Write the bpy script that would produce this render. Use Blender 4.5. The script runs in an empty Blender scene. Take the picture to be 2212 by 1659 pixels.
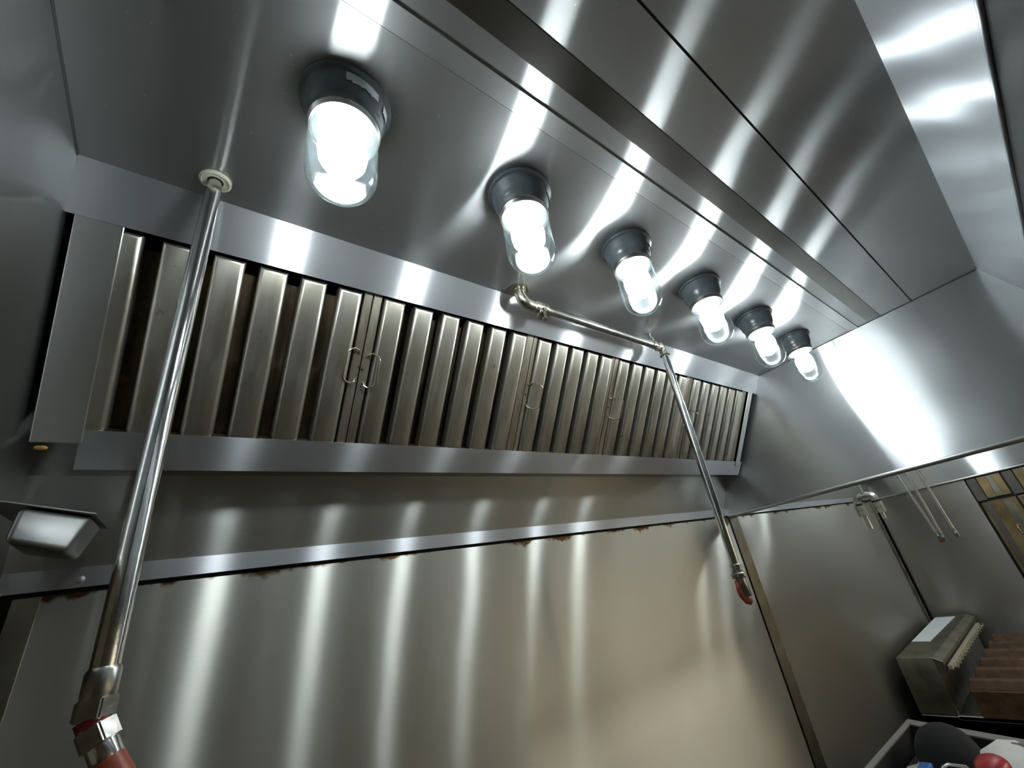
import bpy, bmesh, math, random
from mathutils import Vector, Matrix
random.seed(7)
C = bpy.context.scene.collection
sc = bpy.context.scene
U = 1.27            # one calibration unit in metres (five 20 inch filters fit the bank)
CZ = 1.85           # height of the lens above the floor
def V(x, y, z): return Vector((x*U, y*U, z*U + CZ))
FLOOR = -CZ/U
# lens: viewing axes (rows: right, down, forward), focal length and principal point in pixels
Rm = [[0.7653384439146249, -0.6170325422210983, -0.1831062754427299], [0.15042428232978883, 0.4480905052815787, -0.881241983998758], [0.6258031651820789, 0.6469047386722929, 0.43575756738285526]]
fpx, cx, cy = 901.9412784227801, 1212.3593342285176, 815.0040083055495
right, down, fwd = [Vector(v) for v in Rm]

# ------------------------------------------------------------------ materials
MATS = {}
def nodes(name):
    m = bpy.data.materials.new(name); m.use_nodes = True
    nt = m.node_tree; b = nt.nodes['Principled BSDF']
    MATS[name] = m
    return m, nt, b
def N(nt, t, **kw):
    n = nt.nodes.new(t)
    for k, v in kw.items(): setattr(n, k, v)
    return n
def ramp(nt, stops):
    r = N(nt, 'ShaderNodeValToRGB'); e = r.color_ramp.elements
    e[0].position, e[0].color = stops[0][0], (*stops[0][1], 1)
    e[1].position, e[1].color = stops[1][0], (*stops[1][1], 1)
    for p, c in stops[2:]:
        q = e.new(p); q.color = (*c, 1)
    return r

def brushed(name, color, rough, aniso, axis, grain=(1, 1, 1), grain_str=.02, wav=.0, wav_scale=2.2, stain=None, speck=0, blot=.05, lobes=None, wide=.36):
    """brushed stainless: highlights smear along T = normal x axis (axis = direction of the brush lines)"""
    m, nt, b = nodes(name); L = nt.links.new
    b.inputs['Metallic'].default_value = 1
    b.inputs['Anisotropic'].default_value = aniso
    geo = N(nt, 'ShaderNodeNewGeometry'); tc = N(nt, 'ShaderNodeTexCoord')
    cr = N(nt, 'ShaderNodeVectorMath', operation='CROSS_PRODUCT'); cr.inputs[1].default_value = axis
    L(geo.outputs['Normal'], cr.inputs[0]); L(cr.outputs[0], b.inputs['Tangent'])
    # cloudy handling marks
    n1 = N(nt, 'ShaderNodeTexNoise'); n1.inputs['Scale'].default_value = 3.1; n1.inputs['Detail'].default_value = 5
    L(geo.outputs['Position'], n1.inputs['Vector'])
    mr = N(nt, 'ShaderNodeMapRange'); mr.inputs['To Min'].default_value = rough-blot; mr.inputs['To Max'].default_value = rough+blot
    mr.inputs['From Min'].default_value = .3; mr.inputs['From Max'].default_value = .7
    L(n1.outputs['Fac'], mr.inputs['Value']); L(mr.outputs[0], b.inputs['Roughness'])
    # brush grain
    mp = N(nt, 'ShaderNodeMapping'); mp.inputs['Scale'].default_value = grain
    L(geo.outputs['Position'], mp.inputs['Vector'])
    n2 = N(nt, 'ShaderNodeTexNoise'); n2.inputs['Scale'].default_value = 1; n2.inputs['Detail'].default_value = 2
    L(mp.outputs[0], n2.inputs['Vector'])
    src = geo.outputs['Normal']
    if wav:
        n3 = N(nt, 'ShaderNodeTexNoise'); n3.inputs['Scale'].default_value = wav_scale; n3.inputs['Detail'].default_value = 1
        L(geo.outputs['Position'], n3.inputs['Vector'])
        b2 = N(nt, 'ShaderNodeBump'); b2.inputs['Strength'].default_value = 1; b2.inputs['Distance'].default_value = wav
        L(n3.outputs['Fac'], b2.inputs['Height']); src = b2.outputs[0]
    # fine brush scratches tip the normal across the brush lines only
    k = N(nt, 'ShaderNodeMath', operation='MULTIPLY_ADD'); k.inputs[1].default_value = grain_str; k.inputs[2].default_value = -.5*grain_str
    L(n2.outputs['Fac'], k.inputs[0])
    sv = N(nt, 'ShaderNodeVectorMath', operation='SCALE'); L(cr.outputs[0], sv.inputs[0]); L(k.outputs[0], sv.inputs['Scale'])
    ad = N(nt, 'ShaderNodeVectorMath', operation='ADD'); L(src, ad.inputs[0]); L(sv.outputs[0], ad.inputs[1])
    nm = N(nt, 'ShaderNodeVectorMath', operation='NORMALIZE'); L(ad.outputs[0], nm.inputs[0])
    L(nm.outputs[0], b.inputs['Normal'])
    mixc = N(nt, 'ShaderNodeMix', data_type='RGBA'); mixc.inputs[6].default_value = (*[c*.93 for c in color], 1); mixc.inputs[7].default_value = (*color, 1)
    L(n2.outputs['Fac'], mixc.inputs[0])
    col = mixc.outputs[2]
    if speck:
        vn = N(nt, 'ShaderNodeTexNoise'); vn.inputs['Scale'].default_value = 150; vn.inputs['Detail'].default_value = 1
        L(geo.outputs['Position'], vn.inputs['Vector'])
        th = N(nt, 'ShaderNodeMapRange'); th.inputs['From Min'].default_value = .79; th.inputs['From Max'].default_value = .81
        L(vn.outputs['Fac'], th.inputs['Value'])
        mm = N(nt, 'ShaderNodeMix', data_type='RGBA'); mm.inputs[7].default_value = (.8, .8, .78, 1)
        L(th.outputs[0], mm.inputs[0]); L(col, mm.inputs[6]); col = mm.outputs[2]
    if stain:   # rust and grease that crept down from the joint at world height stain[0]
        z0, dz, sc_c = stain
        sep = N(nt, 'ShaderNodeSeparateXYZ'); L(geo.outputs['Position'], sep.inputs[0])
        ns = N(nt, 'ShaderNodeTexNoise'); ns.inputs['Scale'].default_value = 13; ns.inputs['Detail'].default_value = 6
        L(geo.outputs['Position'], ns.inputs['Vector'])
        ma = N(nt, 'ShaderNodeMath', operation='MULTIPLY_ADD'); ma.inputs[1].default_value = dz; 
        L(ns.outputs['Fac'], ma.inputs[0]); L(sep.outputs['Z'], ma.inputs[2])
        ms = N(nt, 'ShaderNodeMapRange'); ms.inputs['From Min'].default_value = z0+dz*.575; ms.inputs['From Max'].default_value = z0+dz*.66
        L(ma.outputs[0], ms.inputs['Value'])
        mm = N(nt, 'ShaderNodeMix', data_type='RGBA'); mm.inputs[7].default_value = (*sc_c, 1)
        L(ms.outputs[0], mm.inputs[0]); L(col, mm.inputs[6]); col = mm.outputs[2]
    L(col, b.inputs['Base Color'])
    if lobes:
        # several narrow lobes fanned out across the brush lines: long smear one way, crisp the other
        out = nt.nodes['Material Output']; prev = None; acc = 0
        for off, wt in lobes + [(0, -wide)]:
            g = N(nt, 'ShaderNodeBsdfAnisotropic', distribution='GGX'); g.inputs['Anisotropy'].default_value = .68; g.inputs['Rotation'].default_value = .25
            L(col, g.inputs['Color'])
            if wt < 0:
                wt = -wt; g.inputs['Roughness'].default_value = .55; g.inputs['Anisotropy'].default_value = .2
            else: L(mr.outputs[0], g.inputs['Roughness'])
            L(cr.outputs[0], g.inputs['Tangent'])
            s2 = N(nt, 'ShaderNodeVectorMath', operation='SCALE'); L(cr.outputs[0], s2.inputs[0]); s2.inputs['Scale'].default_value = off
            a2 = N(nt, 'ShaderNodeVectorMath', operation='ADD'); L(nm.outputs[0], a2.inputs[0]); L(s2.outputs[0], a2.inputs[1])
            n4 = N(nt, 'ShaderNodeVectorMath', operation='NORMALIZE'); L(a2.outputs[0], n4.inputs[0]); L(n4.outputs[0], g.inputs['Normal'])
            acc += wt
            if prev is None: prev = g.outputs[0]
            else:
                mx = N(nt, 'ShaderNodeMixShader'); mx.inputs[0].default_value = wt/acc
                L(prev, mx.inputs[1]); L(g.outputs[0], mx.inputs[2]); prev = mx.outputs[0]
        L(prev, out.inputs['Surface']); nt.nodes.remove(b)
    return m
FAN = [(0, .20), (-.13, .165), (.13, .165), (-.27, .115), (.27, .115), (-.42, .075), (.42, .075), (-.60, .045), (.60, .045)]

def plain(name, color, rough=.5, metal=0, noise=.12, nscale=14, bump=.0, spec=None, coat=0):
    m, nt, b = nodes(name); L = nt.links.new
    geo = N(nt, 'ShaderNodeNewGeometry')
    n1 = N(nt, 'ShaderNodeTexNoise'); n1.inputs['Scale'].default_value = nscale; n1.inputs['Detail'].default_value = 5
    L(geo.outputs['Position'], n1.inputs['Vector'])
    r = ramp(nt, [(.25, tuple(c*(1-noise*1.6) for c in color)), (.75, tuple(min(1, c*(1+noise)) for c in color))])
    L(n1.outputs['Fac'], r.inputs[0]); L(r.outputs[0], b.inputs['Base Color'])
    b.inputs['Roughness'].default_value = rough; b.inputs['Metallic'].default_value = metal
    if coat: b.inputs['Coat Weight'].default_value = coat
    if spec is not None: b.inputs['Specular IOR Level'].default_value = spec
    if bump:
        bp = N(nt, 'ShaderNodeBump'); bp.inputs['Distance'].default_value = bump
        L(n1.outputs['Fac'], bp.inputs['Height']); L(bp.outputs[0], b.inputs['Normal'])
    return m

SX = (1, 0, 0)
steel_ceil = brushed('steel_ceiling', (.51, .51, .505), .205, .99, SX, (30, 1500, 1500), .12, .010, 2.6, speck=1, blot=.012, lobes=FAN)
steel_band = brushed('steel_band', (.60, .605, .62), .26, .985, SX, (30, 1500, 1500), .12, .003, 3, blot=.015, lobes=FAN)
steel_back = brushed('steel_back_panel', (.55, .545, .51), .205, .99, SX, (30, 1500, 1500), .12, .003, 2, blot=.012, lobes=FAN)
steel_wall = brushed('steel_wall', (.64, .625, .565), .205, .99, SX, (30, 1500, 1500), .14, .006, 1.8, stain=(CZ+.114*U, .10, (.13, .07, .025)), blot=.012, lobes=FAN)
steel_side = brushed('steel_end_panel', (.56, .57, .57), .195, .98, (0, 1, 0), (1500, 30, 1500), .12, .009, 2.3, blot=.012, lobes=FAN)
steel_right = brushed('steel_right_wall', (.44, .425, .40), .36, .90, (0, 1, 0), (1500, 30, 1500), .3, .004, 2.3)
steel_front = brushed('steel_front_panel', (.68, .70, .72), .25, .98, SX, (30, 1500, 1500), .12, .006, 3, blot=.02, lobes=FAN)
steel_plain = brushed('steel_trim', (.56, .56, .54), .32, .4, SX, (300, 300, 300), .1, 0)
steel_dark = brushed('steel_dull', (.30, .30, .29), .40, .3, SX, (200, 200, 200), .1, 0)
steel_cup = brushed('steel_cup', (.25, .25, .245), .33, .2, SX, (200, 200, 200), .1, .002, 12)
steel_strip = brushed('steel_mill_finish', (.20, .19, .172), .30, .6, SX, (200, 200, 200), .1, .006, 3)
steel_shade = brushed('steel_dark_reflection', (.10, .10, .098), .34, .5, SX, (200, 200, 200), .1, .004, 3)  # darkened base colour stands in for dark surroundings reflected in the front skirt
satin = plain('satin_pipe', (.70, .69, .66), .36, 1, .08, 30)
chrome = plain('chrome_pipe', (.66, .66, .65), .13, 1, .10, 30, .0004)
pipe_dull = plain('dull_plated_pipe', (.40, .385, .355), .30, 1, .22, 60, .0006)
brass = plain('plated_brass', (.60, .57, .46), .24, 1, .2, 90, .0008)
rubber = plain('red_rubber', (.33, .065, .028), .38, 0, .25, 60)
darkred = plain('dark_red_seal', (.22, .02, .02), .4, 0, .2, 60)
hous = plain('grey_enamel', (.085, .098, .105), .30, 0, .25, 30, .0006)
ringm = plain('jar_ring', (.55, .56, .52), .3, 1, .1, 60)
sticker = plain('torn_sticker', (.70, .72, .73), .35, .3, .25, 60, .0006)
black = plain('flat_black', (.012, .011, .010), .6, 0, .2, 20)  # flat black for gap backings, cabinet body, bin inside and small parts
seamm = plain('dark_seam', (.035, .032, .03), .6, 0, .15, 40)
caulk = plain('caulk', (.36, .36, .33), .55, 0, .15, 70)
cream = plain('cream_sealant', (.42, .40, .31), .5, 0, .15, 50)
amber = plain('amber_grease', (.50, .27, .05), .2, 0, .3, 90)
paper = plain('paper', (.74, .80, .86), .8, 0, .03, 9)
whitec = plain('white_cloth', (.72, .72, .70), .9, 0, .06, 9, .003)
capm = plain('black_fabric', (.009, .009, .010), .9, 0, .2, 90)
redp = plain('red_plastic', (.38, .015, .02), .35, 0, .1, 20)
bluep = plain('blue_plastic', (.03, .12, .42), .4, 0, .1, 20)
binm = plain('grey_plastic', (.22, .21, .20), .55, 0, .1, 20)
brownm = plain('brown_grate', (.13, .07, .038), .5, .35, .3, 22, .001)
olive = plain('grease_dulled_steel', (.31, .295, .24), .36, 1, .2, 12)
floorm = plain('quarry_tile', (.17, .145, .11), .45, 0, .3, 3)
wallm = plain('kitchen_wall', (.72, .68, .58), .6, 0, .1, 4)
ceilm = plain('ceiling_tile', (.10, .10, .10), .8, 0, .1, 5)
cabm = plain('cabinet_brown', (.30, .22, .11), .4, .6, .35, 7)
stilem = plain('cabinet_stile', (.13, .115, .10), .45, .2, .15, 9)
tile_counter = plain('counter_equipment', (.42, .41, .37), .4, .6, .3, 5)

def baffle_mat(name, c1, c2, rough):
    m, nt, b = nodes(name); L = nt.links.new
    geo = N(nt, 'ShaderNodeNewGeometry')
    mp = N(nt, 'ShaderNodeMapping'); mp.inputs['Scale'].default_value = (30, 5, 5); L(geo.outputs['Position'], mp.inputs['Vector'])
    n1 = N(nt, 'ShaderNodeTexNoise'); n1.inputs['Scale'].default_value = 1; n1.inputs['Detail'].default_value = 6; n1.inputs['Roughness'].default_value = .65
    L(mp.outputs[0], n1.inputs['Vector'])
    r = ramp(nt, [(.3, c2), (.62, c1)]); L(n1.outputs['Fac'], r.inputs[0])
    n2 = N(nt, 'ShaderNodeTexNoise'); n2.inputs['Scale'].default_value = 26; n2.inputs['Detail'].default_value = 3
    L(geo.outputs['Position'], n2.inputs['Vector'])
    r2 = ramp(nt, [(.70, (0, 0, 0)), (.78, (1, 1, 1))]); L(n2.outputs['Fac'], r2.inputs[0])
    mx = N(nt, 'ShaderNodeMix', data_type='RGBA'); mx.inputs[7].default_value = (.20, .11, .045, 1)
    L(r2.outputs[0], mx.inputs[0]); L(r.outputs[0], mx.inputs[6]); L(mx.outputs[2], b.inputs['Base Color'])
    b.inputs['Metallic'].default_value = .92; b.inputs['Roughness'].default_value = rough
    b.inputs['Anisotropic'].default_value = .4
    bp = N(nt, 'ShaderNodeBump'); bp.inputs['Distance'].default_value = .0008; bp.inputs['Strength'].default_value = .5
    L(n2.outputs['Fac'], bp.inputs['Height']); L(bp.outputs[0], b.inputs['Normal'])
    return m
baf = baffle_mat('greasy_baffle', (.50, .475, .41), (.37, .335, .265), .34)
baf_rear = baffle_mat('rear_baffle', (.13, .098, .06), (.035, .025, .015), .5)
baf_frame = baffle_mat('filter_frame', (.42, .385, .31), (.24, .19, .135), .40)
wire = plain('handle_wire', (.62, .58, .48), .25, 1, .1, 60)

def glass_mat():
    m = bpy.data.materials.new('jar_glass'); m.use_nodes = True; nt = m.node_tree; nt.nodes.clear(); L = nt.links.new
    o = N(nt, 'ShaderNodeOutputMaterial'); mx = N(nt, 'ShaderNodeMixShader'); t = N(nt, 'ShaderNodeBsdfTransparent')
    g = N(nt, 'ShaderNodeBsdfGlossy'); fr = N(nt, 'ShaderNodeLayerWeight'); fr.inputs['Blend'].default_value = .35
    t.inputs[0].default_value = (.93, .965, .975, 1); g.inputs['Roughness'].default_value = .09
    g.inputs[0].default_value = (.95, 1, 1, 1)
    mr = N(nt, 'ShaderNodeMath', operation='MULTIPLY_ADD'); mr.inputs[1].default_value = .85; mr.inputs[2].default_value = .002
    pw = N(nt, 'ShaderNodeMath', operation='POWER'); pw.inputs[1].default_value = 2.1; L(fr.outputs['Facing'], pw.inputs[0])
    L(pw.outputs[0], mr.inputs[0]); L(mr.outputs[0], mx.inputs[0]); L(t.outputs[0], mx.inputs[1]); L(g.outputs[0], mx.inputs[2]); L(mx.outputs[0], o.inputs[0])
    return m
glass = glass_mat()
def emit(name, col, s):
    m = bpy.data.materials.new(name); m.use_nodes = True; nt = m.node_tree; b = nt.nodes['Principled BSDF']
    b.inputs['Base Color'].default_value = (.8, .8, .8, 1)
    b.inputs['Emission Color'].default_value = (*col, 1); b.inputs['Emission Strength'].default_value = s
    return m
BULB = 46
bulbm = emit('led_bulb_glow', (.90, .97, 1.0), BULB)
fillm = emit('fill_glow', (1.0, .95, .82), 14)  # glow of the added out-of-view lights that lift the back wall

# ------------------------------------------------------------------ object helpers
ORG = {}
def finish(o, label, cat, group=None, kind=None):
    if label: o['label'] = label
    if cat: o['category'] = cat
    if group: o['group'] = group
    if kind: o['kind'] = kind
def empty(name, loc, label, cat, group=None):
    o = bpy.data.objects.new(name, None); C.objects.link(o); o.empty_display_size = .05
    o.location = loc; ORG[o.name] = Vector(loc); finish(o, label, cat, group); return o
def obj(name, bm, mat, parent=None, smooth=False, local=False, label=None):
    bmesh.ops.recalc_face_normals(bm, faces=bm.faces)
    me = bpy.data.meshes.new(name)
    if parent: org = Vector((0, 0, 0)) if local else ORG[parent.name]
    else:
        xs = [v.co for v in bm.verts]
        org = Vector(((min(v.x for v in xs)+max(v.x for v in xs))/2, (min(v.y for v in xs)+max(v.y for v in xs))/2, min(v.z for v in xs)))
    for v in bm.verts: v.co -= org
    if smooth:
        for f in bm.faces: f.smooth = True
    bm.to_mesh(me); bm.free()
    me.materials.append(mat)
    if smooth and smooth != 'all':
        try: me.set_sharp_from_angle(angle=math.radians(40))
        except Exception: pass
    o = bpy.data.objects.new(name, me); C.objects.link(o)
    if parent: o.parent = parent; ORG[o.name] = ORG[parent.name] if not local else Vector((0, 0, 0))
    else: o.location = org; ORG[o.name] = org
    if label: o['label'] = label
    return o
def struct(name, bm, mat, **k):
    o = obj(name, bm, mat, **k); o['kind'] = 'structure'; return o

def hexa(bm, p, bevel=0, seg=2):
    """p: 8 points, 0-3 one face ring, 4-7 the opposite ring"""
    vs = [bm.verts.new(q) for q in p]
    fs = [(0,1,2,3), (7,6,5,4), (0,4,5,1), (1,5,6,2), (2,6,7,3), (3,7,4,0)]
    F = [bm.faces.new([vs[i] for i in f]) for f in fs]
    if bevel:
        es = list({e for f in F for e in f.edges})
        bmesh.ops.bevel(bm, geom=es, offset=bevel, segments=seg, affect='EDGES', profile=.5, clamp_overlap=True)
def box(bm, a, b, bevel=0, seg=2, f=V):
    x0, y0, z0 = a; x1, y1, z1 = b
    hexa(bm, [f(x0,y0,z0), f(x1,y0,z0), f(x1,y1,z0), f(x0,y1,z0), f(x0,y0,z1), f(x1,y0,z1), f(x1,y1,z1), f(x0,y1,z1)], bevel, seg)
def plate(bm, pts, th):
    """a sheet of thickness th (metres): pts are world points of the visible face, extruded by vector th"""
    a = [bm.verts.new(p) for p in pts]; b = [bm.verts.new(p + th) for p in pts]
    n = len(pts)
    bm.faces.new(a); bm.faces.new(b[::-1])
    for i in range(n): bm.faces.new([a[i], b[i], b[(i+1) % n], a[(i+1) % n]])
def frame_of(d):
    d = d.normalized(); u = d.orthogonal().normalized(); return u, d.cross(u)
def tube(bm, pts, r, seg=20, cap=True):
    """tube along points; r a number or one per point"""
    if not hasattr(r, '__len__'): r = [r]*len(pts)
    rings = []; u = None
    for i, p in enumerate(pts):
        d = (pts[min(i+1, len(pts)-1)] - pts[max(i-1, 0)]).normalized()
        if u is None: u, w = frame_of(d)
        else:
            u = (u - d*u.dot(d)).normalized(); w = d.cross(u)
        rings.append([bm.verts.new(p + (u*math.cos(2*math.pi*k/seg) + w*math.sin(2*math.pi*k/seg))*r[i]) for k in range(seg)])
    for a, b in zip(rings, rings[1:]):
        for k in range(seg): bm.faces.new([a[k], a[(k+1) % seg], b[(k+1) % seg], b[k]])
    if cap: bm.faces.new(rings[0][::-1]); bm.faces.new(rings[-1])
def lathe(bm, prof, seg=40, center=Vector((0, 0, 0)), cap=True):
    """profile (r, z) about the vertical axis"""
    rings = []
    for r, z in prof:
        if r < 1e-6: rings.append([bm.verts.new(center + Vector((0, 0, z)))])
        else: rings.append([bm.verts.new(center + Vector((r*math.cos(2*math.pi*k/seg), r*math.sin(2*math.pi*k/seg), z))) for k in range(seg)])
    for a, b in zip(rings, rings[1:]):
        for k in range(seg):
            k2 = (k+1) % seg
            if len(a) == 1 and len(b) == 1: continue
            if len(a) == 1: bm.faces.new([a[0], b[k2], b[k]])
            elif len(b) == 1: bm.faces.new([a[k], a[k2], b[0]])
            else: bm.faces.new([a[k], a[k2], b[k2], b[k]])
def hexnut(bm, c, axis, r, h, seg=6, bevel=.0015):
    u, w = frame_of(axis); d = axis.normalized()
    a = [c + (u*math.cos(2*math.pi*k/seg)+w*math.sin(2*math.pi*k/seg))*r for k in range(seg)]
    va = [bm.verts.new(p) for p in a]; vb = [bm.verts.new(p+d*h) for p in a]
    F = [bm.faces.new(va[::-1]), bm.faces.new(vb)]
    for k in range(seg): F.append(bm.faces.new([va[k], va[(k+1) % seg], vb[(k+1) % seg], vb[k]]))
    if bevel:
        es = list({e for f in F for e in f.edges}); bmesh.ops.bevel(bm, geom=es, offset=bevel, segments=2, affect='EDGES')
def arc(c, a, b, n=8):
    """points on the quarter turn from c+a to c+b"""
    return [c + a*math.cos(t*math.pi/2/n) + b*math.sin(t*math.pi/2/n) for t in range(n+1)]
BM = bmesh.new

# ------------------------------------------------------------------ hood section (units)
H, RIM = .634, .125
YF, YFL, ZF = -.110, -.173, .485          # front: top corner, lower corner
A = (.6787, .5667); B = (.8432, .3144)     # filter face: top and bottom line (Y, Z)
YC = .636                                  # ceiling meets the filter frame
LEN = math.hypot(A[0]-B[0], A[1]-B[1]); SD = ((A[0]-B[0])/LEN, (A[1]-B[1])/LEN); ND = (-SD[1], SD[0])
def F(x, s, n): return V(x, B[0]+SD[0]*s+ND[0]*n, B[1]+SD[1]*s+ND[1]*n)

def hood(x0, x1, label, trough_x, fill_l, fill_r, group):
    r = empty('exhaust_hood', V((x0+x1)/2, .5, RIM), label, 'range hood', group)
    T = .003
    # rear ceiling sheet with its two pressed strips, one bent profile
    prof = [(YC+.004, H), (.2705, H), (.2700, H+.0004), (.238, H-.0030), (.2375, H), (.204, H), (.2035, H+.0008), (.162, H+.0020), (.1615, H), (.0695, H)]
    bm = BM(); va = [bm.verts.new(V(x0, y, z)) for y, z in prof]; vb = [bm.verts.new(V(x1, y, z)) for y, z in prof]
    for i in range(len(prof)-1): bm.faces.new([va[i], va[i+1], vb[i+1], vb[i]])
    ta = [bm.verts.new(V(x0, y, H+.012)) for y in (prof[0][0], prof[-1][0])]; tb = [bm.verts.new(V(x1, y, H+.012)) for y in (prof[0][0], prof[-1][0])]
    bm.faces.new([ta[0], ta[1], tb[1], tb[0]]); bm.faces.new([va[0], vb[0], tb[0], ta[0]]); bm.faces.new([va[-1], ta[1], tb[1], vb[-1]])
    bm.faces.new([ta[0]] + va + [ta[1]]); bm.faces.new([tb[1]] + vb[::-1] + [tb[0]])
    obj('ceiling_panel', bm, steel_ceil, r)
    bm = BM(); box(bm, (x0+.002, .163, H-.0007), (x1-.002, .2033, H+.004)); obj('dull_strip', bm, steel_strip, r, label='dull unbrushed strip')
    bm = BM(); plate(bm, [V(x0, .066, H), V(x1, .066, H), V(x1, YF, H), V(x0, YF, H)], Vector((0, 0, .012*U)))
    obj('ceiling_panel', bm, steel_ceil, r)
    bm = BM(); box(bm, (x0, .064, H+.004), (x1, .0715, H+.014)); obj('seam_backing', bm, black, r)
    # front
    bm = BM(); plate(bm, [V(x0, YF, H), V(x1, YF, H), V(x1, YFL, ZF), V(x0, YFL, ZF)], Vector((0, -.006, 0)))
    obj('front_panel', bm, steel_front, r)
    bm = BM(); tube(bm, [V(x0, YFL+.001, ZF), V(x1, YFL+.001, ZF)], .0035, 10); obj('hem', bm, steel_front, r, smooth=True)
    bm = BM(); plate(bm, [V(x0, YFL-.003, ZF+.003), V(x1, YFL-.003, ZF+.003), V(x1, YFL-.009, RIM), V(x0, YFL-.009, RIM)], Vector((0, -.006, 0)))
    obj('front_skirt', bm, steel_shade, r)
    # ends
    for xe, sg in ((x0, -1), (x1, 1)):
        bm = BM(); plate(bm, [V(xe, YFL-.02, RIM), V(xe, 1, RIM), V(xe, 1, H+.012), V(xe, YF, H+.012), V(xe, YFL-.02, ZF)], Vector((sg*.004, 0, 0)))
        e = obj('end_panel', bm, steel_side, r)
        bm = BM(); hx = xe+sg*.003
        hexa(bm, [V(xe-.002, YFL-.018, RIM-.006), V(xe+.006*1, YFL-.018, RIM-.006), V(xe+.006, .997, RIM-.006), V(xe-.002, .997, RIM-.006),
                  V(xe-.002, YFL-.018, RIM+.006), V(xe+.006, YFL-.018, RIM+.006), V(xe+.006, .997, RIM+.006), V(xe-.002, .997, RIM+.006)], .003, 2)
        obj('rim', bm, steel_plain, e, smooth=True)
    for xe in (x0, x1):
        bm = BM(); tube(bm, [V(xe, YF+.004, H-.0005), V(xe, YC, H-.0005)], .0022, 6); obj('seam_bead', bm, seamm, r, smooth=True)
    # slanted frame above the filters
    bm = BM(); plate(bm, [V(x0, YC, H), V(x1, YC, H), V(x1, *A), V(x0, *A)], Vector((0, .003, .002)))
    obj('filter_frame_band', bm, steel_band, r)
    # back sheet: under the trough, sloping to the wall, then the flange
    bp = [(.955, .46), (.943, .283), (.9985, .152), (.9985, RIM)]
    bm = BM(); a = [bm.verts.new(V(x0, y, z)) for y, z in bp[1:]]; b = [bm.verts.new(V(x1, y, z)) for y, z in bp[1:]]
    f1 = bm.faces.new([a[0], a[1], b[1], b[0]])
    top = [bm.verts.new(V(x, .947, .285)) for x in (x0, x1)]; low = [bm.verts.new(V(x, .9993, .152)) for x in (x0, x1)]
    bm.faces.new([top[0], top[1], low[1], low[0]]); bm.faces.new([a[0], b[0], top[1], top[0]])
    bm.faces.new([a[1], low[0], low[1], b[1]]); bm.faces.new([a[0], top[0], low[0], a[1]]); bm.faces.new([b[0], b[1], low[1], top[1]])
    bm.verts.remove(a[2]); bm.verts.remove(b[2])
    box(bm, (x0, .943, .2832), (x1, .946, .42))
    obj('back_panel', bm, steel_back, r)
    bm = BM(); box(bm, (x0, .9955, RIM+.003), (x1, .9993, .1565)); obj('wall_flange', bm, steel_band, r)
    bm = BM(); lathe(bm, [(0, .004), (.005, .003), (.007, 0)], 16)
    bmesh.ops.rotate(bm, verts=bm.verts, matrix=Matrix.Rotation(math.pi/2, 3, 'X')); bmesh.ops.translate(bm, verts=bm.verts, vec=V(x0+.078, .9955, .139))
    obj('rivet', bm, steel_plain, r, smooth=True)
    # plenum box behind the filters
    bm = BM(); plate(bm, [F(x0, .05, -.06), F(x1, .05, -.06), F(x1, LEN+.05, -.06), F(x0, LEN+.05, -.06)], (F(0, 0, -.01)-F(0, 0, 0)))
    obj('plenum_wall', bm, black, r)
    # trough
    tx0, tx1 = trough_x
    tp = [(.8440, .3195), (.8455, .3205), (.8475, .3195), (.8800, .2765), (.9405, .298), (.9405, .293), (.8785, .2722)]
    bm = BM(); a = [bm.verts.new(V(tx0, y, z)) for y, z in tp]; b = [bm.verts.new(V(tx1, y, z)) for y, z in tp]
    n = len(tp)
    for i in range(n): bm.faces.new([a[i], a[(i+1) % n], b[(i+1) % n], b[i]])
    bm.faces.new(a); bm.faces.new(b[::-1])
    obj('grease_trough', bm, steel_band, r)
    for (fa, fb) in (fill_l, fill_r):
        bm = BM(); hexa(bm, [F(fa, -.016, -.012), F(fb, -.016, -.012), F(fb, LEN+.004, -.012), F(fa, LEN+.004, -.012),
                             F(fa, -.016, -.0015), F(fb, -.016, -.0015), F(fb, LEN+.004, -.0015), F(fa, LEN+.004, -.0015)], .002, 2)
        obj('filler_plate', bm, steel_plain, r)
    return r

X0, X1 = -.194, 1.775
hd = hood(X0, X1, 'large brushed steel exhaust hood holding six lit globe lamps', (-.141, 1.768), (-.186, -.137), (1.719, 1.752), None)
# grease that dripped out at the lower left corner of the filter bank
bm = BM()
for (cx_, cy_, cz_, rr) in ((-.173, .851, .294, .0042),):
    bmesh.ops.create_uvsphere(bm, u_segments=12, v_segments=8, radius=rr*U, matrix=Matrix.Translation(V(cx_, cy_, cz_)) @ Matrix.Diagonal((1.6, .9, .8, 1)))
obj('grease_drip', bm, amber, hd, smooth='all', label='amber drip of grease')
hood(1.835, 3.845, 'second steel exhaust hood beyond the right end of the lamp-lit hood', (1.87, 3.82), (1.843, 1.90), (3.80, 3.838), None)
h2 = [o for o in C.objects if o.name.startswith('exhaust_hood') and o.parent is None and o is not hd][0]
bm = BM(); hexa(bm, [F(1.90, -.01, -.02), F(3.80, -.01, -.02), F(3.80, LEN+.03, -.02), F(1.90, LEN+.03, -.02), F(1.90, -.01, -.008), F(3.80, -.01, -.008), F(3.80, LEN+.03, -.008), F(1.90, LEN+.03, -.008)])
obj('blank_panel', bm, baf_frame, h2)

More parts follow.
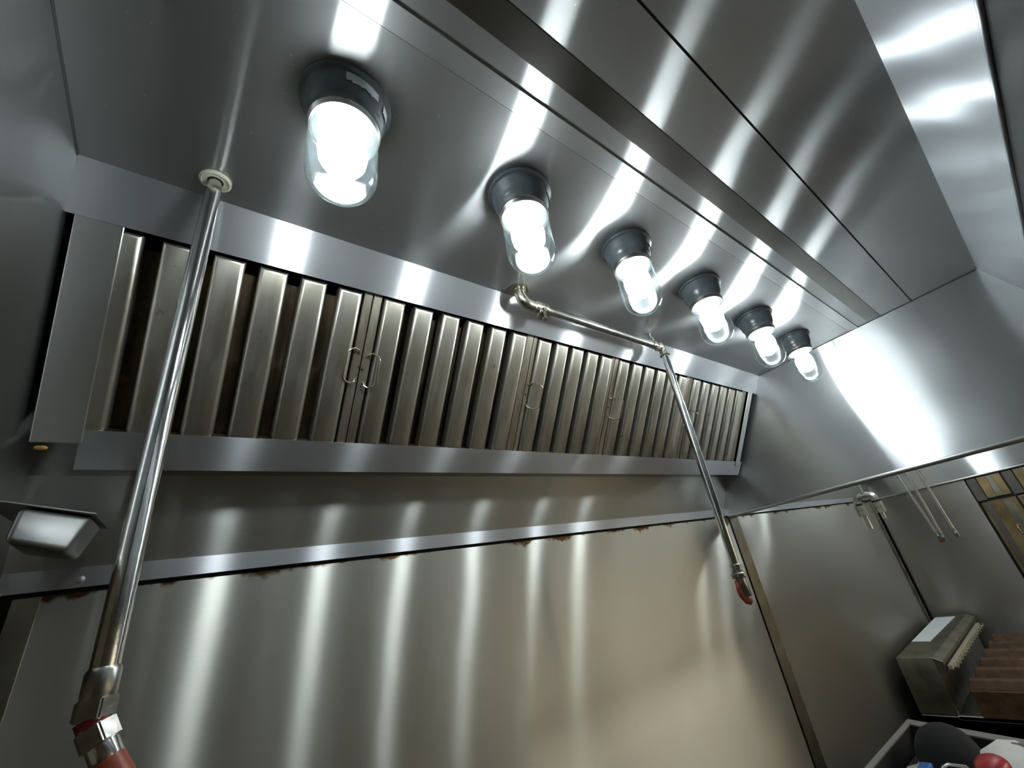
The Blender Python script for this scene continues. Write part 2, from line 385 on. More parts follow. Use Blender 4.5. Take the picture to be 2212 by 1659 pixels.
# ------------------------------------------------------------------ baffle filters
def filt(xa, xb, nb, start, pitch, handles, label):
    r = empty('baffle_filter', F((xa+xb)/2, 0, -.02), label, 'grease filter', 'baffle filters in the hood bank')
    g = .0012
    # frame: two side channels and two end channels
    bm = BM()
    w = .0415; fl, fr_ = start-.004, start+pitch*(nb-1)+w+.004
    for (a, b_) in ((xa+g, fl), (fr_, xb-g)):
        hexa(bm, [F(a, -.004, -.036), F(b_, -.004, -.036), F(b_, LEN+.01, -.036), F(a, LEN+.01, -.036), F(a, -.004, -.010), F(b_, -.004, -.010), F(b_, LEN+.01, -.010), F(a, LEN+.01, -.010)], .0012, 1)
    for (s0, s1) in ((-.006, .002), (LEN+.006, LEN+.02)):
        hexa(bm, [F(fl, s0, -.036), F(fr_, s0, -.036), F(fr_, s1, -.036), F(fl, s1, -.036), F(fl, s0, -.012), F(fr_, s0, -.012), F(fr_, s1, -.012), F(fl, s1, -.012)])
    obj('frame', bm, baf_frame, r)
    for k in range(nb):
        x = start+pitch*k; bm = BM(); j = random.uniform(-.001, .001); top = LEN-.004+random.uniform(-.001, .001)
        hexa(bm, [F(x+j, .0005, -.028), F(x+w+j, .0005, -.028), F(x+w+j, top, -.028), F(x+j, top, -.028),
                  F(x+j, .0005, -.0025), F(x+w+j, .0005, -.0025), F(x+w+j, top, -.0025), F(x+j, top, -.0025)])
        e = [q for q in bm.edges]
        front = [q for q in e if all(((v.co - F(0, 0, -.0025)).dot(F(0, 0, 1)-F(0, 0, 0))) > -1e-4 for v in q.verts)]
        tops = [q for q in e if q not in front and all(((v.co-F(0, top, 0)).dot(F(0, 1, 0)-F(0, 0, 0))) > -1e-4 for v in q.verts)]
        cor = [q for q in e if q not in front and q not in tops and any(v in {vv for f in front for vv in f.verts} for v in q.verts)]
        bmesh.ops.bevel(bm, geom=front+[c for c in cor], offset=.0085*U*.85, segments=4, affect='EDGES', profile=.5)
        obj('baffle', bm, baf, r, smooth=True)
        if k < nb-1:
            bm = BM(); xa2 = x+w-.006; xb2 = x+pitch+.006
            hexa(bm, [F(xa2, .001, -.050), F(xb2, .001, -.050), F(xb2, LEN-.02, -.050), F(xa2, LEN-.02, -.050), F(xa2, .001, -.041), F(xb2, .001, -.041), F(xb2, LEN-.02, -.041), F(xa2, LEN-.02, -.041)])
            obj('rear_baffle', bm, baf_rear, r)
    for sx, dr, sm, hw, no in handles:
        bm = BM(); hh = .035; P = []
        c = F(sx, sm, -.010)
        ex, es, en = [(F(*q)-F(0, 0, 0)) for q in ((1, 0, 0), (0, 1, 0), (0, 0, 1))]
        def pt(x, s, n): return c + ex*(x*dr) + es*s + en*n
        # wire D handle: two bent ends in the flange, long side parallel to it
        P += [pt(0, hh-.010, -.003), pt(.002, hh-.008, .004)]
        for q in (0, 20, 40, 60, 80, 90):
            t = math.radians(q); P.append(pt(.003+hw*math.sin(t), hh-.012+.012*math.cos(t) if q else hh-.004, .006+no*math.sin(t)))
        for q in (90, 80, 60, 40, 20, 0):
            t = math.radians(q); P.append(pt(.003+hw*math.sin(t), -(hh-.012+.012*math.cos(t)) if q else -(hh-.004), .006+no*math.sin(t)))
        P += [pt(.002, -hh+.008, .004), pt(0, -hh+.010, -.003)]
        tube(bm, P, .0021, 8)
        hdl = obj('handle', bm, wire, r, smooth=True, label='bent wire handle')
        bm = BM()
        for q in (.0,):
            bmesh.ops.create_uvsphere(bm, u_segments=10, v_segments=6, radius=.003, matrix=Matrix.Translation(F(sx-.004*dr, sm+q, -.0095)))
        obj('screw', bm, black, hdl, smooth='all')
    return r
filt(-.172, .2085, 6, -.158, .0610, [(.203, -1, .155, .020, .003)], 'leftmost baffle filter, behind the thick drop pipe')
filt(.2085, .602, 6, .2295, .0612, [(.217, 1, .150, .018, .010)], 'wide baffle filter right of the pair of wire handles')
filt(.602, .906, 5, .6175, .0575, [(.611, 1, .150, .020, .026)], 'narrower five-ridged baffle filter in the middle of the bank')
filt(.906, 1.3025, 6, .9265, .0617, [(.917, 1, .150, .020, .026)], 'second baffle filter from the far right, beside the thin drop pipe')
filt(1.3025, 1.7155, 6, 1.3225, .0628, [(1.313, 1, .150, .020, .026)], 'baffle filter at the far right end of the bank')

# ------------------------------------------------------------------ globe lamps
def lamp():
    r = empty('hood_lamp', V(.077, .386, H), 'hood globe lamp nearest the camera with a torn foil sticker on its wide base', 'lamp', 'globe lamps along the hood ceiling')
    RF = .0560*U
    bm = BM(); lathe(bm, [(0, -.0005), (RF, -.0005), (RF*1.015, -.003), (RF*1.0, -.008), (RF*.92, -.010), (RF*.895, -.015), (RF*.875, -.030), (RF*.835, -.044), (RF*.79, -.050), (RF*.765, -.053), (RF*.76, -.070), (0, -.070)], 48)
    obj('housing', bm, hous, r, smooth=True, local=True)
    R = .0405*U; D = -.022
    bm = BM(); lathe(bm, [(R*.93, D-.046), (R*1.06, D-.046), (R*1.07, D-.050), (R*1.03, D-.053), (R*1.05, D-.056), (R*1.01, D-.059), (R*.93, D-.059)], 48)
    obj('collar', bm, ringm, r, smooth=True, local=True)
    ZB = -.226; ZS = -.176
    prof = [(R*.97, D-.050), (R, D-.058), (R, -.120), (R*1.0, ZS)]
    prof += [(R*math.cos(t), ZS-(abs(ZB)+ZS)*math.sin(t)) for t in [math.radians(q) for q in range(10, 91, 10)]]
    bm = BM(); lathe(bm, prof, 48)
    obj('glass_jar', bm, glass, r, smooth='all', local=True)
    bm = BM(); lathe(bm, [(0, -.070), (.016, -.070), (.017, -.080), (.020, -.086), (.028, -.096), (.0350, -.111), (.0368, -.129), (.0342, -.148), (.0260, -.164), (.013, -.173), (0, -.175)], 32)
    obj('bulb', bm, bulbm, r, smooth='all', local=True)
    return r
def patch(parent, ang0, ang1, prof, name='sticker', jag=.004):
    """torn foil hugging the housing between two angles"""
    RF = .0560*U; bm = BM(); n = 16; rows = []
    for (rr, z) in prof:
        rows.append([])
        for k in range(n+1):
            t = ang0+(ang1-ang0)*k/n; jz = random.uniform(-jag, jag) if (rr, z) in (prof[-1],) else 0
            rows[-1].append(Vector((rr*RF*math.cos(t), rr*RF*math.sin(t), z+jz)))
    fr = [[bm.verts.new(p) for p in row] for row in rows]
    bk = [[bm.verts.new(p - Vector((p.x, p.y, 0)).normalized()*.0006) for p in row] for row in rows]
    for i in range(len(rows)-1):
        for k in range(n):
            bm.faces.new([fr[i][k], fr[i][k+1], fr[i+1][k+1], fr[i+1][k]]); bm.faces.new([bk[i][k], bk[i+1][k], bk[i+1][k+1], bk[i][k+1]])
    for k in range(n):
        bm.faces.new([fr[0][k], bk[0][k], bk[0][k+1], fr[0][k+1]]); bm.faces.new([fr[-1][k], fr[-1][k+1], bk[-1][k+1], bk[-1][k]])
    for i in range(len(rows)-1):
        bm.faces.new([fr[i][0], fr[i+1][0], bk[i+1][0], bk[i][0]]); bm.faces.new([fr[i][n], bk[i][n], bk[i+1][n], fr[i+1][n]])
    return obj(name, bm, sticker, parent, local=True, label='torn foil sticker')
L1 = lamp()
spots = [(.3655, .3864, 'second globe lamp from the left, directly above the pipe elbow'), (.6495, .3838, 'third globe lamp from the left, above the horizontal pipe'),
         (.9477, .3881, 'fourth globe lamp from the left, right of the clamp on the pipe'), (1.268, .396, 'fifth globe lamp from the left, second from the far end'), (1.573, .3993, 'smallest and farthest globe lamp, next to the end panel')]
lamps = [L1]
for x, y, lb in spots:
    c = L1.copy(); C.objects.link(c); c.location = V(x, y, H); c['label'] = lb
    for ch in list(L1.children):
        d = ch.copy(); C.objects.link(d); d.parent = c
    lamps.append(c)
for x in (2.10, 2.40, 2.70, 3.0, 3.30, 3.60):
    c = L1.copy(); C.objects.link(c); c.location = V(x, .39, H); c['label'] = 'globe lamp burning up inside the second hood'; c['group'] = 'globe lamps inside the second hood'
    for ch in list(L1.children):
        d = ch.copy(); C.objects.link(d); d.parent = c
for l, rz in zip(lamps, (0, .4, 1.1, 2.0, .7, 1.6)): l.rotation_euler.z = rz
SP = [(.910, -.0145), (.900, -.024), (.888, -.034)]
def face_ang(i, deg): return math.radians(deg) - lamps[i].rotation_euler.z
for i, spans in {0: [(-104, -54), (-40, -20)], 1: [(-62, -28)], 2: [(-84, -46)], 3: [(-40, -22)]}.items():
    for a, b_ in spans: patch(lamps[i], face_ang(i, a), face_ang(i, b_), SP)

# ------------------------------------------------------------------ left drop pipe
r = empty('drop_pipe', V(-.044, .597, H), 'thick chrome drop pipe at left running from ceiling to a red-tipped nozzle', 'pipe')
pt0, pt1 = V(-.0495, .598, H), V(-.0388, .597, .0045)
dv = (pt1-pt0).normalized()
bm = BM(); tube(bm, [pt0, pt0+dv*.02, pt0+dv*.024, pt1], [.0105, .0105, .0125, .0125], 28); obj('pipe', bm, chrome, r, smooth=True)
bm = BM(); lathe(bm, [(.0125, -.0005), (.0245, -.0005), (.025, -.004), (.0215, -.0065), (.0205, -.005), (.0125, -.005)], 24, pt0); obj('escutcheon', bm, cream, r, smooth=True)
q = pt1 - dv*.002
bm = BM(); tube(bm, [q-dv*.004, q, q+dv*.020, q+dv*.025], [.0127, .0150, .0150, .014], 24); obj('coupling', bm, pipe_dull, r, smooth=True)
q2 = q+dv*.024
bm = BM(); hexnut(bm, q2, dv, .0182, .020); obj('hex_body', bm, pipe_dull, r, smooth=True)
q3 = q2+dv*.020; d2 = (dv + Vector((.46, -.16, .02))).normalized()
bm = BM(); tube(bm, [q3-dv*.002, q3+d2*.008], [.0150, .0140], 24); obj('seal_ring', bm, darkred, r, smooth=True)
q4 = q3+d2*.006
bm = BM(); hexnut(bm, q4, d2, .0172, .021); obj('union_nut', bm, pipe_dull, r, smooth=True)
q5 = q4+d2*.021
bm = BM(); tube(bm, [q5-d2*.002, q5+d2*.015, q5+d2*.018], [.0130, .0130, .012], 24); obj('nozzle', bm, chrome, r, smooth=True)
q6 = q5+d2*.016
bm = BM(); tube(bm, [q6, q6+d2*.02, q6+d2*.04, q6+d2*.05], [.0135, .0155, .014, .009], 24); obj('nozzle_cap', bm, rubber, r, smooth=True, label='orange-red rubber cap')

# ------------------------------------------------------------------ right pipe run
r = empty('nozzle_pipe', V(.511, .606, H), 'thin bent pipe run from a ceiling nut across to a drop with a red-capped nozzle', 'pipe')
p0 = V(.511, .608, H); zc = .5935
bm = BM(); hexnut(bm, p0+Vector((0, 0, -.0005)), Vector((0, 0, -1)), .030, .007); lathe(bm, [(.0145, -.007), (.0215, -.007), (.021, -.016), (.0145, -.017)], 24, p0); obj('ceiling_nut', bm, brass, r, smooth=True)
cpt = V(.511+.0265, .607, zc+.0265)
pts = [p0+Vector((0, 0, -.004))] + arc(cpt, Vector((-.0265*U, 0, 0)), Vector((0, 0, -.0265*U)), 8) + [V(.553, .606, zc)]
bm = BM(); tube(bm, pts, .0172, 22)
tube(bm, [pts[-1]-Vector((.012, 0, 0)), pts[-1]-Vector((.009, 0, 0)), pts[-1], pts[-1]+Vector((.002, 0, 0))], [.0172, .0208, .0208, .0175], 22)
obj('elbow', bm, brass, r, smooth=True)
e1 = pts[-1]
bm = BM(); tube(bm, [e1, e1+Vector((.004, 0, 0)), e1+Vector((.034, 0, 0)), e1+Vector((.038, 0, 0))], [.0165, .0205, .0205, .0165], 22)
tcen = e1+Vector((.018, 0, 0)); tube(bm, [tcen, tcen+Vector((0, -.006, -.030))], .0165, 20); tube(bm, [tcen+Vector((0, -.0045, -.023)), tcen+Vector((0, -.0065, -.032))], .0195, 20)
obj('tee', bm, brass, r, smooth=True)
bm = BM(); hexnut(bm, tcen+Vector((0, -.0062, -.031)), Vector((0, -.006, -.030)), .0100, .017, 4); obj('plug', bm, pipe_dull, r)
pe = V(1.047, .6095, zc)
bm = BM(); tube(bm, [e1+Vector((.03, 0, 0)), pe-Vector((.02, 0, 0))], .0137, 24); obj('horizontal_pipe', bm, pipe_dull, r, smooth=True)
c2 = pe+Vector((-.018, 0, -.018))
pts = [pe-Vector((.032, 0, 0)), pe-Vector((.022, 0, 0))] + arc(c2, Vector((0, 0, .018)), Vector((.018, 0, 0)), 6) + [pe+Vector((0, 0, -.036))]
bm = BM(); tube(bm, pts, .0165, 22)
for a, d in ((pts[0], Vector((1, 0, 0))), (pts[-1], Vector((0, 0, 1)))): tube(bm, [a-d*.003, a, a+d*.008, a+d*.010], [.0145, .0195, .0195, .0165], 22)
obj('elbow', bm, brass, r, smooth=True)
d0 = pe+Vector((0, 0, -.03)); d1 = V(1.046, .6105, -.040)
bm = BM(); tube(bm, [d0, d1], .0137, 24); obj('vertical_pipe', bm, chrome, r, smooth=True)
dv = (d1-d0).normalized()
bm = BM(); tube(bm, [d1-dv*.006, d1-dv*.003, d1+dv*.014, d1+dv*.016, d1+dv*.018, d1+dv*.022, d1+dv*.032, d1+dv*.036], [.014, .0175, .0175, .015, .019, .0235, .0235, .016], 22); obj('swivel', bm, pipe_dull, r, smooth=True)
d2 = d1+dv*.034; dz = (dv+Vector((.10, -.05, 0))).normalized()
bm = BM(); tube(bm, [d2, d2+dz*.052, d2+dz*.054], [.0145, .0145, .013], 20); obj('nozzle', bm, chrome, r, smooth=True)
bm = BM(); lo = d2+dz*.005
sd = Vector((-.0100, .0080, 0))
tube(bm, [lo+sd*1.0, lo+sd*1.25+dz*.022, lo+sd*1.15+dz*.043, lo+sd*.5+dz*.058, lo+dz*.064-sd*.3], [.006, .0085, .010, .0115, .010], 16); obj('nozzle_cap', bm, rubber, r, smooth='all', label='red rubber blow-off cap hanging beside the nozzle')
# clamp with its threaded stud
ck = V(.999, .6085, zc)
bm = BM(); tube(bm, [ck-Vector((.007, 0, 0)), ck+Vector((.007, 0, 0))], .0168, 22)
box(bm, (-.004, -.010, .012), (.004, .010, .030), .001, 1, lambda x, y, z: ck+Vector((x, y, z)))
tube(bm, [ck+Vector((0, -.010, -.012)), ck+Vector((-.002, -.022, -.030))], .004, 8)
box(bm, (-.020, -.024, -.032), (.004, -.018, -.028), .001, 1, lambda x, y, z: ck+Vector((x, y, z)))
obj('pipe_clamp', bm, pipe_dull, r, smooth=True)
bm = BM(); tube(bm, [ck+Vector((0, 0, .025)), Vector((ck.x, ck.y, V(0, 0, H).z-.0002))], .0045, 10)
for k in range(9):
    z = .027+k*.0027; tube(bm, [ck+Vector((0, 0, z)), ck+Vector((0, 0, z+.0012))], .0056, 10)
obj('threaded_stud', bm, chrome, r, smooth=True)

# ------------------------------------------------------------------ grease cup under the trough's left end
r = empty('grease_cup', V(-.14, .86, .15), 'rounded stainless grease cup hung below the left end of the trough', 'container')
FR, BR, BL, FL = V(-.101, .830, .1945), V(-.0985, .915, .1985), V(-.161, .890, .2070), V(-.1635, .800, .2030)
FRb, BRb, BLb, FLb = V(-.1129, .815, .1475), V(-.1109, .885, .1465), V(-.1600, .865, .1575), V(-.1634, .790, .1588)
bm = BM(); hexa(bm, [FR, BR, BL, FL, FRb, BRb, BLb, FLb]); bm.faces.ensure_lookup_table()
side = [e for e in bm.edges]
bmesh.ops.bevel(bm, geom=side, offset=.010, segments=4, affect='EDGES', profile=.5)
obj('cup', bm, steel_cup, r, smooth=True)
bm = BM(); ctr = (FR+BR+BL+FL)/4
ring = [V(-.0985, .824, .1945), V(-.0946, .940, .1995), V(-.188, .910, .2110), V(-.1925, .790, .2092)]
hexa(bm, ring+[p+Vector((0, 0, .003)) for p in ring], .001, 1)
obj('rim', bm, steel_dark, r)
bm = BM(); box(bm, (-.165, .90, .190), (-.120, .978, .198)); obj('bracket', bm, steel_dark, r)

# ------------------------------------------------------------------ back wall, trims, right wall (the setting)
TOP = .1212
def wallbox(name, a, b, mat): bm = BM(); box(bm, a, b); return struct(name, bm, mat)
wallbox('wall_back', (-.153, 1.0, FLOOR), (1.779, 1.01, TOP), steel_wall)
wallbox('wall_back.001', (1.80, 1.0, FLOOR), (3.86, 1.01, TOP), steel_wall)
wallbox('wall_back.002', (-2.2, 1.0, FLOOR), (-.200, 1.01, 1.0), steel_dark)
wallbox('wall_back.003', (-2.2, 1.012, FLOOR), (3.96, 1.05, 1.0), black)
wallbox('trim_1', (-.176, .9965, FLOOR), (-.1495, 1.011, TOP), olive)
wallbox('trim_2', (1.787, .9965, FLOOR), (1.857, 1.001, TOP), olive)
wallbox('trim_3', (-.199, .9975, FLOOR), (-.1885, 1.001, TOP-.012), cream)
wallbox('trim_4', (3.80, .992, FLOOR), (3.822, .9995, TOP), olive)
wallbox('wall_right', (3.855, .448, FLOOR), (3.87, .985, 1.0), steel_right)
wallbox('wall_right.001', (3.90, -.55, FLOOR), (3.93, 1.0, 1.0), black)
wallbox('wall_right.002', (6.5, -2.4, FLOOR), (6.52, -.55, 1.0), wallm)
wallbox('wall_back.004', (3.93, -.57, FLOOR), (6.5, -.55, 1.0), wallm)
bm = BM(); box(bm, (-2.2, -2.4, FLOOR-.02), (6.5, 1.03, FLOOR)); struct('floor', bm, floorm)
wallbox('wall_front', (-2.2, -2.42, FLOOR), (6.5, -2.4, 1.0), wallm)
wallbox('wall_left', (-2.22, -2.4, FLOOR), (-2.2, 1.0, 1.0), wallm)
bm = BM(); box(bm, (-2.2, -2.4, .80), (6.5, 1.0, .82)); struct('ceiling', bm, ceilm)

# tall cabinet at the right edge: grey stiles, brown doors, dark gaps
r = empty('tall_cabinet', V(3.88, .2, FLOOR), 'tall metal cabinet with brown-tinted doors at the right edge past the dark wall panel', 'cabinet')
CX = 3.852
def cab(name, a, b, mat, par=None, bev=.002, **k): bm = BM(); box(bm, a, b, bev, 1); return obj(name, bm, mat, par or r, **k)
cab('body', (CX+.016, -.35, FLOOR), (CX+.045, .43, .12), black)
for y1 in (.440, .262, .085, -.09):
    cab('stile', (CX, y1-.048, -.026), (CX+.02, y1, .115), stilem)
    cab('upper_panel', (CX+.004, y1-.168, -.018), (CX+.02, y1-.052, .115), cabm)
    cab('batten', (CX-.002, y1-.128, -.016), (CX+.012, y1-.098, .113), olive)
    d = cab('door', (CX+.002, y1-.174, FLOOR+.1), (CX+.02, y1-.006, -.036), cabm)
    cab('rail', (CX-.003, y1-.052, FLOOR+.12), (CX+.01, y1-.020, -.045), stilem, d)
    cab('rail', (CX-.003, y1-.150, FLOOR+.12), (CX+.01, y1-.110, -.045), olive, d)
    bm = BM(); hy = y1-.118; tube(bm, [V(CX-.002, hy, -.19), V(CX-.012, hy+.012, -.19), V(CX-.014, hy+.014, -.205), V(CX-.014, hy+.014, -.225), V(CX-.012, hy+.012, -.238), V(CX-.002, hy, -.238)], .006, 8)
    obj('handle', bm, wire, d, smooth=True)

# ------------------------------------------------------------------ pipes hanging in the second hood
r = empty('twin_nozzle_pipe', V(2.6, .69, H), 'short pipe splitting into two nozzles under the second hood', 'pipe')
tx, ty, tz = 2.6, .695, .112
bm = BM(); tube(bm, [V(tx, ty, H), V(tx, ty, tz+.01)], .011, 16); obj('pipe', bm, satin, r, smooth=True)
bm = BM(); tube(bm, [V(tx, ty+.012, tz), V(tx, ty-.012, tz)], .017, 16); tube(bm, [V(tx, ty, tz+.018), V(tx, ty, tz)], .016, 16); obj('tee', bm, satin, r, smooth=True)
for s in (1, -1):
    w = .030; yc = ty+s*.010
    pts = [V(tx, yc+s*w*(math.sin(t)), tz-.020+.020*math.cos(t)) for t in [math.radians(a) for a in range(0, 91, 15)]] + [V(tx, yc+s*w, tz-.032)]
    bm = BM(); tube(bm, pts, .021, 16); obj('elbow', bm, satin, r, smooth=True)
    yy = yc+s*w
    bm = BM(); tube(bm, [V(tx, yy, tz-.030), V(tx, yy, tz-.038), V(tx, yy, tz-.040)], [.021, .021, .016], 16); obj('gasket', bm, black, r, smooth=True)
    bm = BM(); hexnut(bm, V(tx, yy, tz-.040), Vector((0, 0, -1)), .029, .032); hexnut(bm, V(tx, yy, tz-.066), Vector((0, 0, -1)), .029, .032); obj('hex_body', bm, cream, r)
    L_ = .155 if s > 0 else .12
    bm = BM(); tube(bm, [V(tx, yy, tz-.09), V(tx, yy, tz-L_)], .018 if s > 0 else .011, 14); obj('nozzle', bm, satin, r, smooth=True)

rod_lab = ['slim bright pipe with a reddish nozzle, first of three hanging parallel under second hood', 'slim bright pipe in the middle of three hanging parallel under second hood', 'slim bright pipe nearest the dark cabinet, last of three hanging parallel']
for k, (yt, yb, zb) in enumerate(((.600, .569, -.122), (.556, .5515, -.130), (.5035, .493, -.121))):
    r = empty('slim_pipe', V(3.0, yb, H), rod_lab[k], 'pipe', 'three slim pipes under the second hood')
    a = V(3.0, yt+(yt-yb)*1.25, H); b_ = V(3.0, yb, zb); d = (b_-a).normalized()
    bm = BM(); tube(bm, [a, b_], .0078, 12); obj('pipe', bm, satin, r, smooth=True)
    bm = BM(); tube(bm, [b_-d*.004, b_+d*.02, b_+d*.024, b_+d*.05], [.010, .011, .014, .012], 12); obj('nozzle', bm, steel_dark, r, smooth=True)
    if k == 0:
        bm = BM(); tube(bm, [b_+d*.045, b_+d*.060, b_+d*.066], [.014, .014, .010], 12); obj('nozzle_cap', bm, rubber, r, smooth=True)

# ------------------------------------------------------------------ fryer corner at lower right
r = empty('fryer', V(3.3, .5, FLOOR), 'stainless fryer with raised flue box against the back wall at lower right', 'fryer')
bm = BM(); box(bm, (2.80, .795, -.86), (3.83, .95, -.632), .006, 2); obj('flue_box', bm, olive, r, smooth=True)
bm = BM(); hexa(bm, [V(2.80, .760, -.650), V(3.83, .760, -.650), V(3.83, .797, -.634), V(2.80, .797, -.634), V(2.80, .775, -.70), V(3.83, .775, -.70), V(3.83, .797, -.70), V(2.80, .797, -.70)], .002, 1); obj('flue_lip', bm, olive, r)
bm = BM(); box(bm, (2.80, -.30, FLOOR+.08), (3.83, .95, -.862), .005, 1); obj('cabinet', bm, steel_dark, r)
bm = BM(); box(bm, (2.78, -.32, -.87), (3.84, .80, -.852), .004, 2); obj('top_edge', bm, steel_plain, r)
bm = BM(); box(bm, (2.83, .742, -.690), (3.75, .760, -.672), .002, 1)
for k in range(14):
    x = 2.86+k*.066; tube(bm, [V(x, .742, -.684), V(x, .725, -.684), V(x, .722, -.672)], .006, 8)
obj('basket_rail', bm, cream, r)
bm = BM(); hexa(bm, [V(2.74, .70, -.845), V(3.70, .70, -.845), V(3.70, -.28, -.845), V(2.74, -.28, -.845), V(2.74, .70, -.745), V(3.70, .70, -.745), V(3.70, -.28, -.745), V(2.74, -.28, -.745)], .006, 2)
gr = obj('basket_block', bm, brownm, r)
for k in range(6):
    x = 2.75+k*.17
    bm = BM(); hexa(bm, [V(x, .70, -.747), V(x+.10, .70, -.747), V(x+.10, -.28, -.747), V(x, -.28, -.747), V(x+.015, .69, -.712), V(x+.05, .69, -.712), V(x+.05, -.28, -.712), V(x+.015, -.28, -.712)], .005, 2)
    obj('ridge', bm, brownm, gr)
for k in range(4):
    bm = BM(); box(bm, (2.77, FLOOR+.02 and .8*(k//2)-.2, FLOOR), (2.82, .8*(k//2)-.15, FLOOR+.09)) if k % 2 == 0 else box(bm, (3.76, .8*(k//2)-.2, FLOOR), (3.81, .8*(k//2)-.15, FLOOR+.09))
    obj('leg', bm, steel_dark, r)
bm = BM(); n = 10
pp = [V(3.11, .858, -.6315), V(3.12, .957, -.6315), V(3.30, .975, -.6315), V(3.42, .955, -.6315), V(3.60, .965, -.6315), V(3.745, .957, -.6315), V(3.752, .838, -.6315)]
pp = [Vector((q.x, min(q.y, .945*U), q.z)) for q in pp]
plate(bm, pp, Vector((0, 0, .0012)))
o = obj('paper_sheet', bm, paper); finish(o, 'pale paper sheet lying on top of the fryer flue box', 'paper')

# rectangular bin
r = empty('grey_bin', V(1.7, .5, FLOOR), 'grey rectangular bin with a thick rim at the lower right corner', 'bin')
zr = -.70
cA, cB = Vector((2.215, .804)), Vector((2.095, .40)); cC = Vector((1.25, .45)); cD = Vector((1.37, .854))
cs = [cA, cB, cC, cD]; mid = sum(cs, Vector((0, 0)))/4
def bl(k, z): return [V(mid.x+(c.x-mid.x)*k, mid.y+(c.y-mid.y)*k, z) for c in cs]
bm = BM()
o1, o2, i1, i2 = bl(.96, zr-.02), bl(.80, FLOOR+.002), bl(.90, zr-.01), bl(.76, FLOOR+.05)
vo1, vo2, vi1, vi2 = [[bm.verts.new(p) for p in q] for q in (o1, o2, i1, i2)]
for k in range(4):
    j = (k+1) % 4
    bm.faces.new([vo1[k], vo1[j], vo2[j], vo2[k]]); bm.faces.new([vo1[j], vo1[k], vi1[k], vi1[j]])
bm.faces.new(vo2)
obj('body', bm, steel_dark, r)
bm = BM()
a, b_, c, d = bl(1.0, zr), bl(.90, zr), bl(1.0, zr-.03), bl(.90, zr-.03)
va, vb, vc, vd = [[bm.verts.new(p) for p in q] for q in (a, b_, c, d)]
for k in range(4):
    j = (k+1) % 4
    bm.faces.new([va[k], va[j], vb[j], vb[k]]); bm.faces.new([vc[j], vc[k], vd[k], vd[j]]); bm.faces.new([va[j], va[k], vc[k], vc[j]]); bm.faces.new([vb[k], vb[j], vd[j], vd[k]])
obj('rim', bm, binm, r)
bm = BM(); l1, l2 = bl(.899, zr-.004), bl(.80, FLOOR+.05)
w1, w2 = [[bm.verts.new(p) for p in q] for q in (l1, l2)]
for k in range(4):
    j = (k+1) % 4; bm.faces.new([w1[j], w1[k], w2[k], w2[j]])
bm.faces.new(w2[::-1]); obj('liner', bm, black, r, label='black sheet added to darken the inside of the bin')  # black inner walls put the dark of the bin's interior into the colour
bm = BM(); hexa(bm, bl(.86, -.80)+bl(.86, -.765)); obj('filling', bm, black, r)

# things lying in the bin
bm = BM()
import itertools
gx, gy = 14, 8; grid = [[None]*(gy+1) for _ in range(gx+1)]
for i in range(gx+1):
    for j in range(gy+1):
        x = 1.50+.575*i/gx; y = .455+.30*j/gy
        grid[i][j] = bm.verts.new(V(x+.02*math.sin(j*1.7), y+.01*math.sin(i*2.1), -.750+.010*math.sin(i*1.3+j*.9)+.05*max(0, min(1, (x-1.86)/.14))*max(0, min(1, (.63-y)/.10))))
for i in range(gx):
    for j in range(gy): bm.faces.new([grid[i][j], grid[i+1][j], grid[i+1][j+1], grid[i][j+1]])
ext = bmesh.ops.extrude_face_region(bm, geom=list(bm.faces)); bmesh.ops.translate(bm, verts=[g for g in ext['geom'] if isinstance(g, bmesh.types.BMVert)], vec=Vector((0, 0, -.02)))
o = obj('white_cloth', bm, whitec, smooth='all'); finish(o, 'crumpled white cloth lining the grey bin', 'cloth')
r = empty('black_cap', V(2.0, .62, -.735), 'black cap with a short brim lying in the grey bin', 'cap')
bm = BM(); bmesh.ops.create_uvsphere(bm, u_segments=32, v_segments=16, radius=1)
bmesh.ops.delete(bm, geom=[v for v in bm.verts if v.co.z < -.05], context='VERTS')
for v in bm.verts:
    v.co = V(2.015+v.co.x*.105, .655+v.co.y*.092, -.735+max(v.co.z, -.02)*.090)
bmesh.ops.holes_fill(bm, edges=[e for e in bm.edges if e.is_boundary])
obj('crown', bm, capm, r, smooth=True)
bm = BM(); va, vb = [], []
for k in range(13):
    t = math.radians(-80+160*k/12); dx, dy = math.sin(t), -math.cos(t)
    va.append(V(2.010+dx*.090, .650+dy*.085, -.731)); vb.append(V(1.985+dx*.085, .585+dy*.105, -.728-.006*abs(math.sin(t))))
wa, wb = [bm.verts.new(p) for p in va], [bm.verts.new(p) for p in vb]
xa, xb = [bm.verts.new(p+Vector((0, 0, .004))) for p in va], [bm.verts.new(p+Vector((0, 0, .004))) for p in vb]
for k in range(12):
    bm.faces.new([wa[k], wa[k+1], wb[k+1], wb[k]]); bm.faces.new([xa[k], xb[k], xb[k+1], xa[k+1]]); bm.faces.new([wb[k], wb[k+1], xb[k+1], xb[k]]); bm.faces.new([wa[k+1], wa[k], xa[k], xa[k+1]])
for k in (0, 12): bm.faces.new([wa[k], wb[k], xb[k], xa[k]])
obj('brim', bm, capm, r, smooth=True)
bm = BM(); bmesh.ops.create_uvsphere(bm, u_segments=24, v_segments=14, radius=1)
for v in bm.verts: v.co = V(1.868+v.co.x*.055, .512+v.co.y*.042, -.690+v.co.z*.025)
o = obj('red_lid', bm, redp, smooth='all'); finish(o, 'rounded red lid beside the black cap in the bin', 'lid')
bm = BM(); box(bm, (1.76, .660, -.735), (1.86, .692, -.695), .006, 2)
o = obj('blue_box', bm, bluep); finish(o, 'small blue box at the lower left of the black cap', 'box')
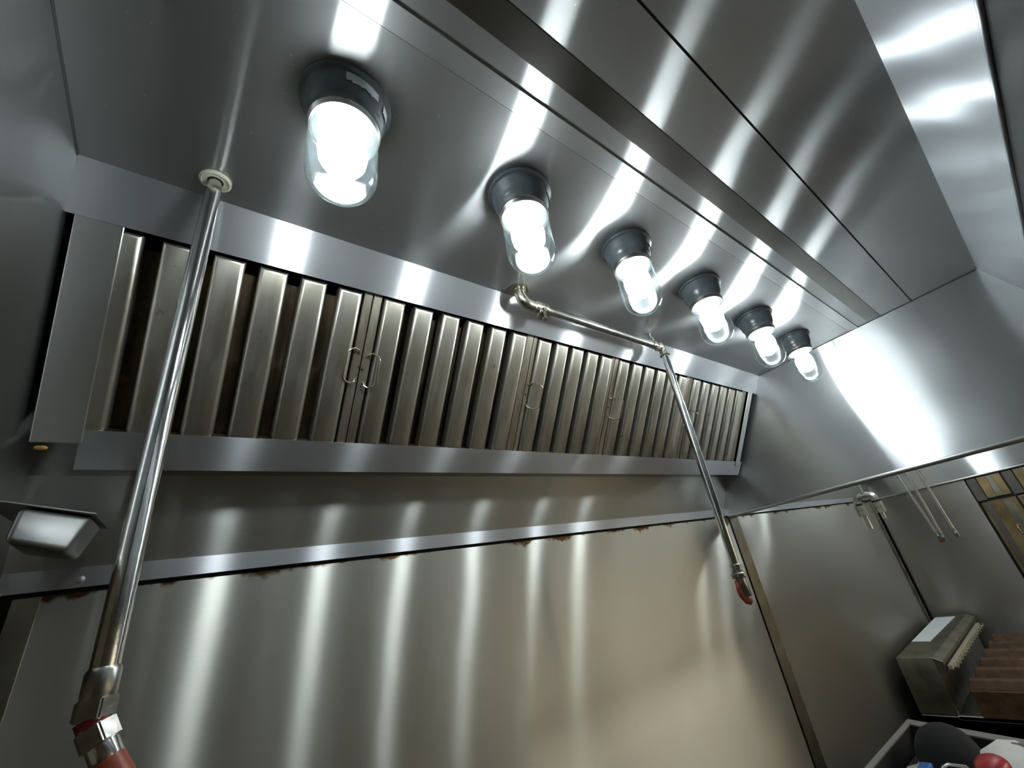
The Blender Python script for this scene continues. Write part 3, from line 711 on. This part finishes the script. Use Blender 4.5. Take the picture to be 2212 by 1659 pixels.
bm = BM(); tube(bm, [V(1.74, .640, -.725), V(1.85, .632, -.70), V(1.86, .62, -.695), V(1.86, .575, -.695), V(1.85, .566, -.70), V(1.74, .566, -.725)], .005, 8)
o = obj('wire_handle', bm, steel_plain, smooth=True); finish(o, 'thin bent wire loop in front of the black cap', 'handle')

# ------------------------------------------------------------------ kitchen behind the viewer: ceiling lights added unseen to brighten the back wall, a line of counters
for k, (x, y) in enumerate(((3.0, -1.9), (3.92, -1.9), (4.84, -1.9), (5.76, -1.9))):
    r = empty('fill_light', V(x, y, .80), 'added unseen ceiling light behind the viewer, ' + ('first from left of four in a row', 'second from left of four in a row', 'third from left of four in a row', 'last of four in a row at far right')[k], 'light', 'added unseen ceiling lights')
    bm = BM(); box(bm, (x-.45, y-.20, .785), (x+.45, y+.20, .80)); obj('housing', bm, steel_dark, r)
    bm = BM(); box(bm, (x-.43, y-.18, .781), (x+.43, y+.18, .7849)); obj('diffuser', bm, fillm, r)
bm = BM(); box(bm, (-1.6, -1.9, FLOOR), (3.2, -1.35, -.75), .01, 1)
o = obj('prep_counter', bm, tile_counter); finish(o, 'long prep counter across the kitchen behind the viewer', 'counter')

# ------------------------------------------------------------------ camera, world, view
cam = bpy.data.cameras.new('camera'); co = bpy.data.objects.new('camera', cam); C.objects.link(co)
m = Matrix((right, -down, -fwd)).transposed().to_4x4(); m.translation = V(0, 0, 0); co.matrix_world = m
cam.sensor_fit = 'HORIZONTAL'; cam.sensor_width = 36; cam.lens = fpx/2212*36
cam.shift_x = -(cx-1106)/2212; cam.shift_y = (cy-829.5)/2212
cam.clip_start = .01; cam.clip_end = 60
sc.camera = co
w = bpy.data.worlds.new('kitchen_air'); sc.world = w; w.use_nodes = True
w.node_tree.nodes['Background'].inputs[0].default_value = (.05, .045, .04, 1); w.node_tree.nodes['Background'].inputs[1].default_value = .5
sc.view_settings.view_transform = 'Standard'; sc.view_settings.look = 'None'; sc.view_settings.gamma = 1; sc.view_settings.use_curve_mapping = False
sc.view_settings.exposure = .35
cy_ = sc.cycles
cy_.max_bounces = 8; cy_.glossy_bounces = 6; cy_.transparent_max_bounces = 16; cy_.caustics_reflective = True; cy_.sample_clamp_indirect = 8; cy_.use_denoising = True
